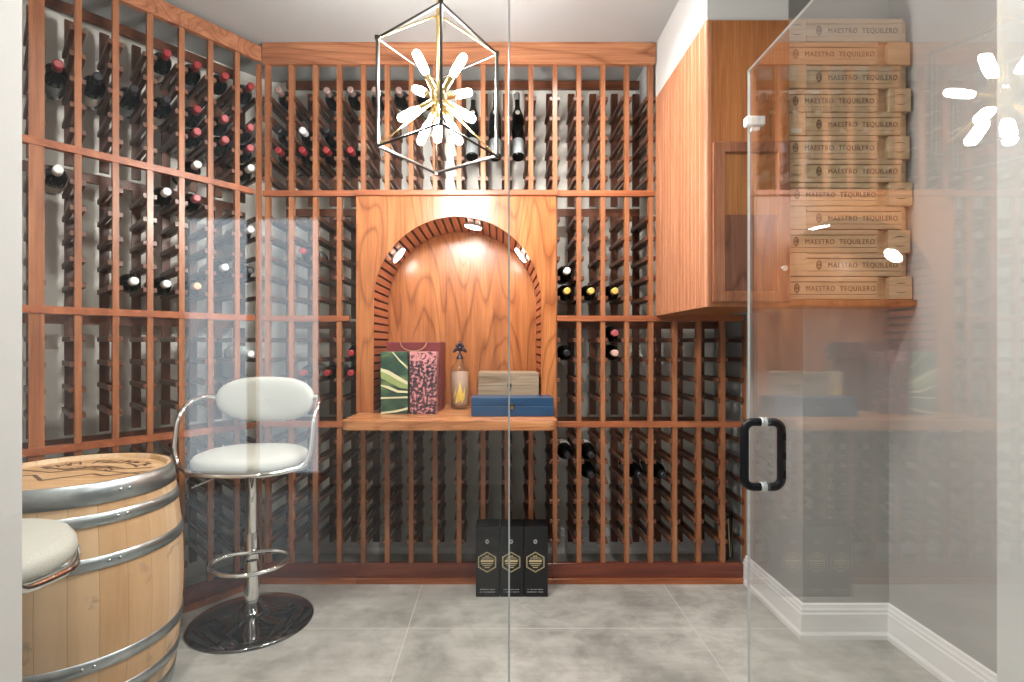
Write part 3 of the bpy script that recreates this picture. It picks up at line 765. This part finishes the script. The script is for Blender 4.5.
for za, zb in ((.708, .772), (.645, .682), (.518, .556), (.214, .252), (.104, .14), (.0, .062)):
    m_ = MB(); m_.lathe([(brad(za) + .0005, za), (brad(za) + .004, za + .001), (brad((za + zb) / 2) + .0045, (za + zb) / 2), (brad(min(zb, bh)) + .004, zb - .001), (brad(min(zb, bh)) - .001, zb)], 'galvanised_steel', seg=104, caps=False)
    ho = m_.build('hoop', bar)
    rv = MB(); a = math.radians(-55 + 40 * za); rr = brad(min((za + zb) / 2, bh)) + .0045
    for da in (-.045, .045): rv.lathe([(.006, -.001), (.005, .002), (.002, .0035)], 'galvanised_steel', at=(0, 0, 0), seg=10, axis='Y')
    for k, v in enumerate(rv.v):
        da = -.045 if k < len(rv.v) / 2 else .045
        p = Vector((v.x, v.y - rr, v.z)); q = rotz((p.x, p.y), a + da + PI / 2); rv.v[k] = Vector((q[0], q[1], p.z + (za + zb) / 2))
    rv.build('rivet', ho)

# ------------------------------------------------------------------ bar stools
def smooth_path(pts, n=8):
    P = [Vector(p) for p in pts]; P = [P[0] * 2 - P[1]] + P + [P[-1] * 2 - P[-2]]; out = []
    for i in range(1, len(P) - 2):
        for k in range(n):
            t = k / n; a, b_, c, d = P[i - 1], P[i], P[i + 1], P[i + 2]
            out.append(.5 * ((2 * b_) + (c - a) * t + (2 * a - 5 * b_ + 4 * c - d) * t * t + (3 * b_ - a - 3 * c + d) * t ** 3))
    out.append(P[-2]); return out
def pad(m, cx, cy, cz, ax, ay, az, ex, ez, bend=0.0, nu=40, nv=14):
    """rounded cushion: superellipse outline in x-z, thickness ay"""
    rings = []
    def sp(c, e): return math.copysign(abs(c) ** e, c)
    b = MB()
    for j in range(nv + 1):
        v = -PI / 2 + PI * j / nv; ring = []
        k = sp(math.cos(v), .5)
        for i in range(nu):
            u = 2 * PI * i / nu
            x = ax * sp(math.cos(u), ex) * k; z = az * sp(math.sin(u), ez) * k; y = ay * sp(math.sin(v), .6)
            ring.append((cx + x, cy + y + bend * (x / ax) ** 2, cz + z))
        rings.append(ring)
    b.loft(rings, m, True, True); return b
def stool(label, loc, rz, lever=-1):
    t = thing('bar_stool', label, 'bar stool', loc, 'padded chrome bar stools', rz)
    MB().lathe([(.253, 0), (.255, .006), (.245, .012), (.16, .022), (.08, .036), (.045, .05), (.034, .075), (.03, .085)], 'chrome_dark', seg=64).build('base', t)
    MB().lathe([(.0305, .08), (.0305, .38), (.029, .385)], 'chrome', seg=24).build('column', t)
    MB().lathe([(.025, .38), (.025, .655), (.04, .66), (.05, .675)], 'chrome', seg=24).build('gas_lift', t)
    fz = .285; pts = [(0, -.026, fz + .02), (-.08, -.026, fz + .018), (-.135, -.04, fz + .008)] + [(-.152 * math.cos(a), -.07 - .13 * math.sin(a), fz - .008 * math.sin(a)) for a in [PI * i / 10 for i in range(11)]] + [(.135, -.04, fz + .008), (.08, -.026, fz + .018), (0, -.026, fz + .02)]
    pts = [(*rotz(p, math.radians(20)), p[2]) for p in pts]
    b = MB(); b.tube(smooth_path(pts, 4), .009, 'chrome', 10); b.lathe([(.031, fz - .02), (.034, fz - .018), (.034, fz + .03), (.031, fz + .032)], 'chrome', seg=24); b.build('footrest', t)
    MB().tube([(lever * .02, -.03, .66), (lever * .1, -.1, .645), (lever * .17, -.16, .615)], .004, 'chrome', 8).build('height_lever', t)
    # seat cushion
    b = MB(); rings = []
    def out(a, k): 
        x, y = math.cos(a), math.sin(a); return (.228 * math.copysign(abs(x) ** .86, x) * k, .215 * math.copysign(abs(y) ** .86, y) * k)
    for k, z in ((.9, .68), (.975, .684), (1, .698), (.99, .714), (.95, .726), (.86, .734), (.6, .739), (.3, .74)):
        rings.append([(*out(2 * PI * i / 56, k), z) for i in range(56)])
    b.loft(rings, 'upholstery', True); b.build('seat', t)
    # continuous chrome arm tube: backrest side -> forward -> down -> round the seat front -> up -> backrest
    half = .27
    def side(s): return [(s * .205, .155, .945), (s * .255, .10, .958), (s * (half + .012), .01, .935), (s * (half + .016), -.05, .88), (s * (half + .016), -.075, .79), (s * (half + .01), -.085, .735), (s * (half - .015), -.1, .692), (s * (half - .07), -.145, .678)]
    front = [(-.13, -.195, .675), (0, -.212, .675), (.13, -.195, .675)]
    b = MB(); b.tube(smooth_path(side(-1) + front + side(1)[::-1], 6), .0105, 'chrome', 12); b.build('arm_tube', t)
    pad('upholstery', 0, .165, .942, .222, .036, .102, .72, .86, -.03).build('backrest', t)
    b = pad('rubber', 0, .185, .948, .2, .018, .09, .72, .86, -.03); b.build('backrest_shell', t)
    return t
stool('grey padded chrome bar stool standing clear on its round base beside the barrel', (-1.062, 2.33, 0), math.radians(0))
stool('grey padded chrome bar stool in front of the barrel, mostly hidden by the white wall', (-1.222, 1.22, 0), math.radians(133), 1)

# ------------------------------------------------------------------ chandelier
UN = .003076
def P3(x, y): return Vector((x * UN, y * UN, 0))
near, left, right, far = P3(-57, 540), P3(-135, 603), P3(-1, 636), P3(-80, 699)
zt_, zb_ = EYE + 343 * UN, EYE + 222 * UN
cc = (near + left + right + far) / 4; hubz = 2.06
ch = thing('chandelier', 'box framed chandelier with bare tubular bulbs bursting from a brass hub', 'chandelier', (cc.x, cc.y, 2.69))
cho = (cc.x, cc.y, 2.69)
T = [p + Vector((0, 0, zt_)) for p in (near, left, far, right)]; B_ = [p + Vector((0, 0, zb_)) for p in (near, left, far, right)]
b = MB(cho)
def bar_(p, q, r, m, seg=4): b.tube([p, q], r, m, seg)
for i in range(4):
    j = (i + 1) % 4; bar_(T[i], T[j], .0048, 'bronze'); bar_(B_[i], B_[j], .0048, 'bronze'); bar_(T[i], B_[i], .0052, 'bronze')
b.build('cage_frame', ch)
b = MB(cho); mid = sum(T + B_, Vector()) / 8
def inl(p, q):
    off = (mid - (p + q) / 2); d = (q - p).normalized(); off = (off - d * off.dot(d)).normalized() * .0062
    bar_(p + off, q + off, .0017, 'champagne')
for i in range(4):
    j = (i + 1) % 4; inl(T[i], T[j]); inl(B_[i], B_[j]); inl(T[i], B_[i])
b.build('bright_inner_edge', ch)
b = MB(cho)
for p in T + B_:
    b.box((p.x - .007, p.y - .007, p.z - .007), (p.x + .007, p.y + .007, p.z + .007), 'bronze')
b.build('corner_joint', ch)
top = Vector((cc.x, cc.y, zt_ + .11)); low = Vector((cc.x, cc.y, hubz))
b = MB(cho)
for p in T: bar_(p, top, .004, 'brass', 6)
for p in B_: bar_(p, low, .003, 'brass', 6)
b.build('strut', ch)
MB(cho).tube([low, Vector((cc.x, cc.y, 2.67))], .008, 'brass', 12).build('stem', ch)
MB(cho).lathe([(.0, hubz - .035), (.018, hubz - .032), (.028, hubz - .015), (.028, hubz + .015), (.018, hubz + .032), (.008, hubz + .036)], 'brass', at=(cc.x, cc.y, 0), seg=20).build('hub', ch)
MB(cho).lathe([(.06, 2.665), (.062, 2.67), (.062, 2.688), (.058, 2.69)], 'brass', at=(cc.x, cc.y, 0), seg=32).build('ceiling_canopy', ch)
dirs = [(-.45, -.25, .86), (.56, -.2, .8), (-.6, .62, .5), (.62, .62, .42), (-.78, -.3, -.56), (.76, -.3, -.58), (-.44, .3, -.85), (0, -.2, -.98), (.44, .3, -.85)]
for dv_ in dirs:
    d = Vector(dv_).normalized()
    p0, p1, p2 = low + d * .022, low + d * .085, low + d * .17
    s = MB(cho).tube([p0, p1 - d * .003, p1], [.011, .0115, .0105], 'brass', 14).build('socket', ch)
    MB(cho).tube([p1, p1 + d * .012, p1 + d * .03, p2 - d * .02, p2 - d * .006, p2], [.008, .013, .0145, .0145, .0125, .006], 'bulb_light', 14).build('bulb', s)

# ------------------------------------------------------------------ glass front
DX = .785; DY0, DY1 = .735, 1.69
def pane(name, lo, hi, thick_axis, gm='sheet_glass'):
    b = MB(((lo[0] + hi[0]) / 2, (lo[1] + hi[1]) / 2, lo[2])); b.box(lo, hi, gm)
    k = b.slot('glass_edge')
    for i, f in enumerate(b.f):
        p = [b.v[j] for j in f]; ext = [max(q[a] for q in p) - min(q[a] for q in p) for a in range(3)]
        if ext[thick_axis] > 1e-6: b.mi[i] = k
    return struct(b.build(name, None, ((lo[0] + hi[0]) / 2, (lo[1] + hi[1]) / 2, lo[2])))
dr = pane('door_1', (DX - .004, DY0, .012), (DX + .004, DY1, 2.05), 0, 'door_glass')
pane('window_1', (-.764, .755, .004), (.0145, .765, 2.688), 1)
wn1 = bpy.data.objects['window_1']
b = MB(wn1.location); b.box((.0147, .7552, .004), (.0166, .7648, 2.688), 'glass_edge', .0006); b.build('polished_edge', wn1)
dO = dr.location
hy, hz0, hz1 = 1.6, .770, .962
b = MB(dO)
def pull(s):
    pr = .055; rc = .026
    x0 = DX + s * .006; xo = DX + s * pr
    pts = [(x0, hy, hz1)]
    pts += [(xo - s * rc + s * rc * math.sin(a), hy, hz1 - rc + rc * math.cos(a)) for a in [PI / 2 * i / 6 for i in range(7)]]
    pts += [(xo - s * rc + s * rc * math.cos(a), hy, hz0 + rc - rc * math.sin(a)) for a in [PI / 2 * i / 6 for i in range(7)]]
    pts += [(x0, hy, hz0)]
    b.tube(pts, .0125, 'black_handle', 16)
pull(1); pull(-1); ho = b.build('pull_handle', dr)
b = MB(dO)
for z in (hz0, hz1):
    for s in (1, -1): b.tube([(DX + s * .0052, hy, z), (DX + s * .0085, hy, z)], .0145, 'washer', 16)
b.build('washer', ho)
b = MB(dO); b.box((DX - .012, DY1 - .014, 1.873), (DX + .044, DY1 + .01, 1.903), 'plastic_white', .003); b.box((DX + .006, DY1 - .01, 1.858), (DX + .03, DY1 + .008, 1.871), 'plastic_white', .002)
so = b.build('contact_sensor', dr); so['label'] = 'small white plastic contact sensor'
b = MB(dO)
for z in (.35, 1.7): b.box((DX - .012, DY0 - .01, z), (DX + .012, DY0 + .05, z + .09), 'chrome', .003)
b.build('hinge', dr)

# ------------------------------------------------------------------ room shell
def slab(name, lo, hi, m):
    b = MB(((lo[0] + hi[0]) / 2, (lo[1] + hi[1]) / 2, lo[2])); b.box(lo, hi, m)
    return struct(b.build(name, None, ((lo[0] + hi[0]) / 2, (lo[1] + hi[1]) / 2, lo[2])))
fl = MB(); fl.box((-3.4, -3.2, -.1), (2.7, 3.3, 0), 'porcelain_tile'); struct(fl.build('floor'))
slab('ceiling', (-3.4, -3.2, 2.7), (2.7, 3.3, 2.8), 'ceiling_paint')
slab('wall_back', (-1.75, 3.10, 0), (1.7, 3.3, 2.7), 'back_paint')
# angled wall behind the curved rack
q0, q1 = pt(fr_curved, 0, 0, .36), pt(fr_curved, 1.12, 0, .40)
dv = (Vector(q1) - Vector(q0)).normalized(); nv = Vector((dv.y, -dv.x)); q0 = tuple(Vector(q0) - dv * .4)
if nv.x > 0: nv = -nv
b = MB(); b.hexa([q0, q1, tuple(Vector(q1) + nv * .12), tuple(Vector(q0) + nv * .12)][::-1], 0, 2.7, 'back_paint'); struct(b.build('wall_left'))
slab('wall_side_left', (q1[0] - .15, .87, 0), (q1[0] + .0, q1[1] + .05, 2.7), 'wall_paint')
slab('wall_front_left', (-3.4, .70, 0), (-.765, .868, 2.7), 'wall_paint')
slab('wall_front_right', (.802, .70, 0), (2.7, .868, 2.7), 'wall_paint')
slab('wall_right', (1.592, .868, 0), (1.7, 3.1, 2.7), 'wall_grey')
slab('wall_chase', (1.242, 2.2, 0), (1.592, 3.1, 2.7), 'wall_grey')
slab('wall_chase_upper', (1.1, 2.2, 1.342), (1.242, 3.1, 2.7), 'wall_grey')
slab('wall_soffit', (.792, 2.045, 2.4185), (1.1, 3.1, 2.7), 'wall_paint')
def baseboard(name, p, q, nrm, m0=0, m1=0):
    """moulded white skirting from p to q, proud along nrm"""
    prof = [(0, 0), (.022, 0), (.022, .018), (.016, .03), (.016, .1), (.012, .106), (.012, .115), (.008, .123), (.006, .135), (0, .14)]
    b = MB(); rings = []
    u = (Vector(q) - Vector(p)).normalized()
    for e, mm in ((p, -m0), (q, m1)): rings.append([(e[0] + nrm[0] * d + u.x * mm * d, e[1] + nrm[1] * d + u.y * mm * d, z) for d, z in prof])
    n = len(prof); b.loft(rings, 'trim_white', False); return struct(b.build(name))
baseboard('baseboard_chase_side', (1.242, 2.705), (1.242, 2.2), (-1, 0), 0, 1)
baseboard('baseboard_chase', (1.242, 2.2), (1.592, 2.2), (0, -1), 1, -1)
baseboard('baseboard_right', (1.592, 2.2), (1.592, .868), (-1, 0), -1, 0)
baseboard('baseboard_back', (-1.3, 3.1), (1.242, 3.1), (0, -1))
# hall behind the camera
slab('wall_hall_left', (-3.5, -3.2, 0), (-3.4, .7, 2.7), 'wall_paint')
slab('wall_hall_right', (2.7, -3.2, 0), (2.8, .7, 2.7), 'wall_paint')
b = MB((0, -3.1, 0))
for lo, hi in (((-3.4, -3.2, 0), (-2.75, -3.08, 2.7)), ((-1.45, -3.2, 0), (2.7, -3.08, 2.7)), ((-2.75, -3.2, 2.35), (-1.45, -3.08, 2.7))): b.box(lo, hi, 'wall_paint')
struct(b.build('wall_hall_back', None, (0, -3.1, 0)))
b = MB((-2.1, -3.1, 0)); b.box((-2.75, -3.17, .0), (-1.45, -3.16, 2.35), 'daylight'); gp = struct(b.build('window_2', None, (-2.1, -3.1, 0)))
b = MB((-2.1, -3.1, 0))
for lo, hi in (((-2.75, -3.15, 0), (-2.67, -3.08, 2.35)), ((-1.53, -3.15, 0), (-1.45, -3.08, 2.35)), ((-2.14, -3.15, 0), (-2.06, -3.08, 2.35)), ((-2.75, -3.15, 2.27), (-1.45, -3.08, 2.35)), ((-2.75, -3.15, 0), (-1.45, -3.08, .1))): b.box(lo, hi, 'trim_white')
b.build('window_frame', gp)

# ------------------------------------------------------------------ lights
def down(name, x, y, power, size=.12, col=(1, .93, .83), spread=150):
    l = bpy.data.lights.new(name, 'AREA'); l.shape = 'DISK'; l.size = size; l.energy = power; l.color = col; l.spread = math.radians(spread)
    o = bpy.data.objects.new(name, l); o.location = (x, y, 2.688); C.objects.link(o); return o
for i, (x, y) in enumerate(((-1.0, 1.3), (.35, 1.3), (.35, 2.15))):
    down('fill_downlight', x, y, 9, .12, (1, .97, .92))  # unseen ceiling lamps, added as weak fill to flatten the cellar light
for x, y in ((-.9, .25), (.9, .25)):
    down('fill_downlight', x, y, 9, .15, (1, .98, .95), 170)  # unseen hall lamps, added to brighten the left, kept clear of reflections
w = bpy.data.worlds.new('World'); bpy.context.scene.world = w; w.use_nodes = True
w.node_tree.nodes['Background'].inputs[0].default_value = (.6, .65, .7, 1); w.node_tree.nodes['Background'].inputs[1].default_value = .3

# ------------------------------------------------------------------ camera
cd = bpy.data.cameras.new('Camera'); cam = bpy.data.objects.new('Camera', cd); C.objects.link(cam)
cam.location = (0, 0, EYE); cam.rotation_euler = (PI / 2, 0, 0)
cd.sensor_width = 36; cd.lens = 540 / 1024 * 36; cd.shift_x = 14 / 1024; cd.shift_y = 4 / 1024; cd.clip_start = .01
sc = bpy.context.scene; sc.camera = cam
sc.view_settings.view_transform = 'Standard'; sc.view_settings.look = 'None'; sc.view_settings.gamma = 1; sc.view_settings.exposure = 0.25
sc.view_settings.use_curve_mapping = False
sc.cycles.use_denoising = True; sc.cycles.max_bounces = 10; sc.cycles.transparent_max_bounces = 16; sc.cycles.sample_clamp_indirect = 6
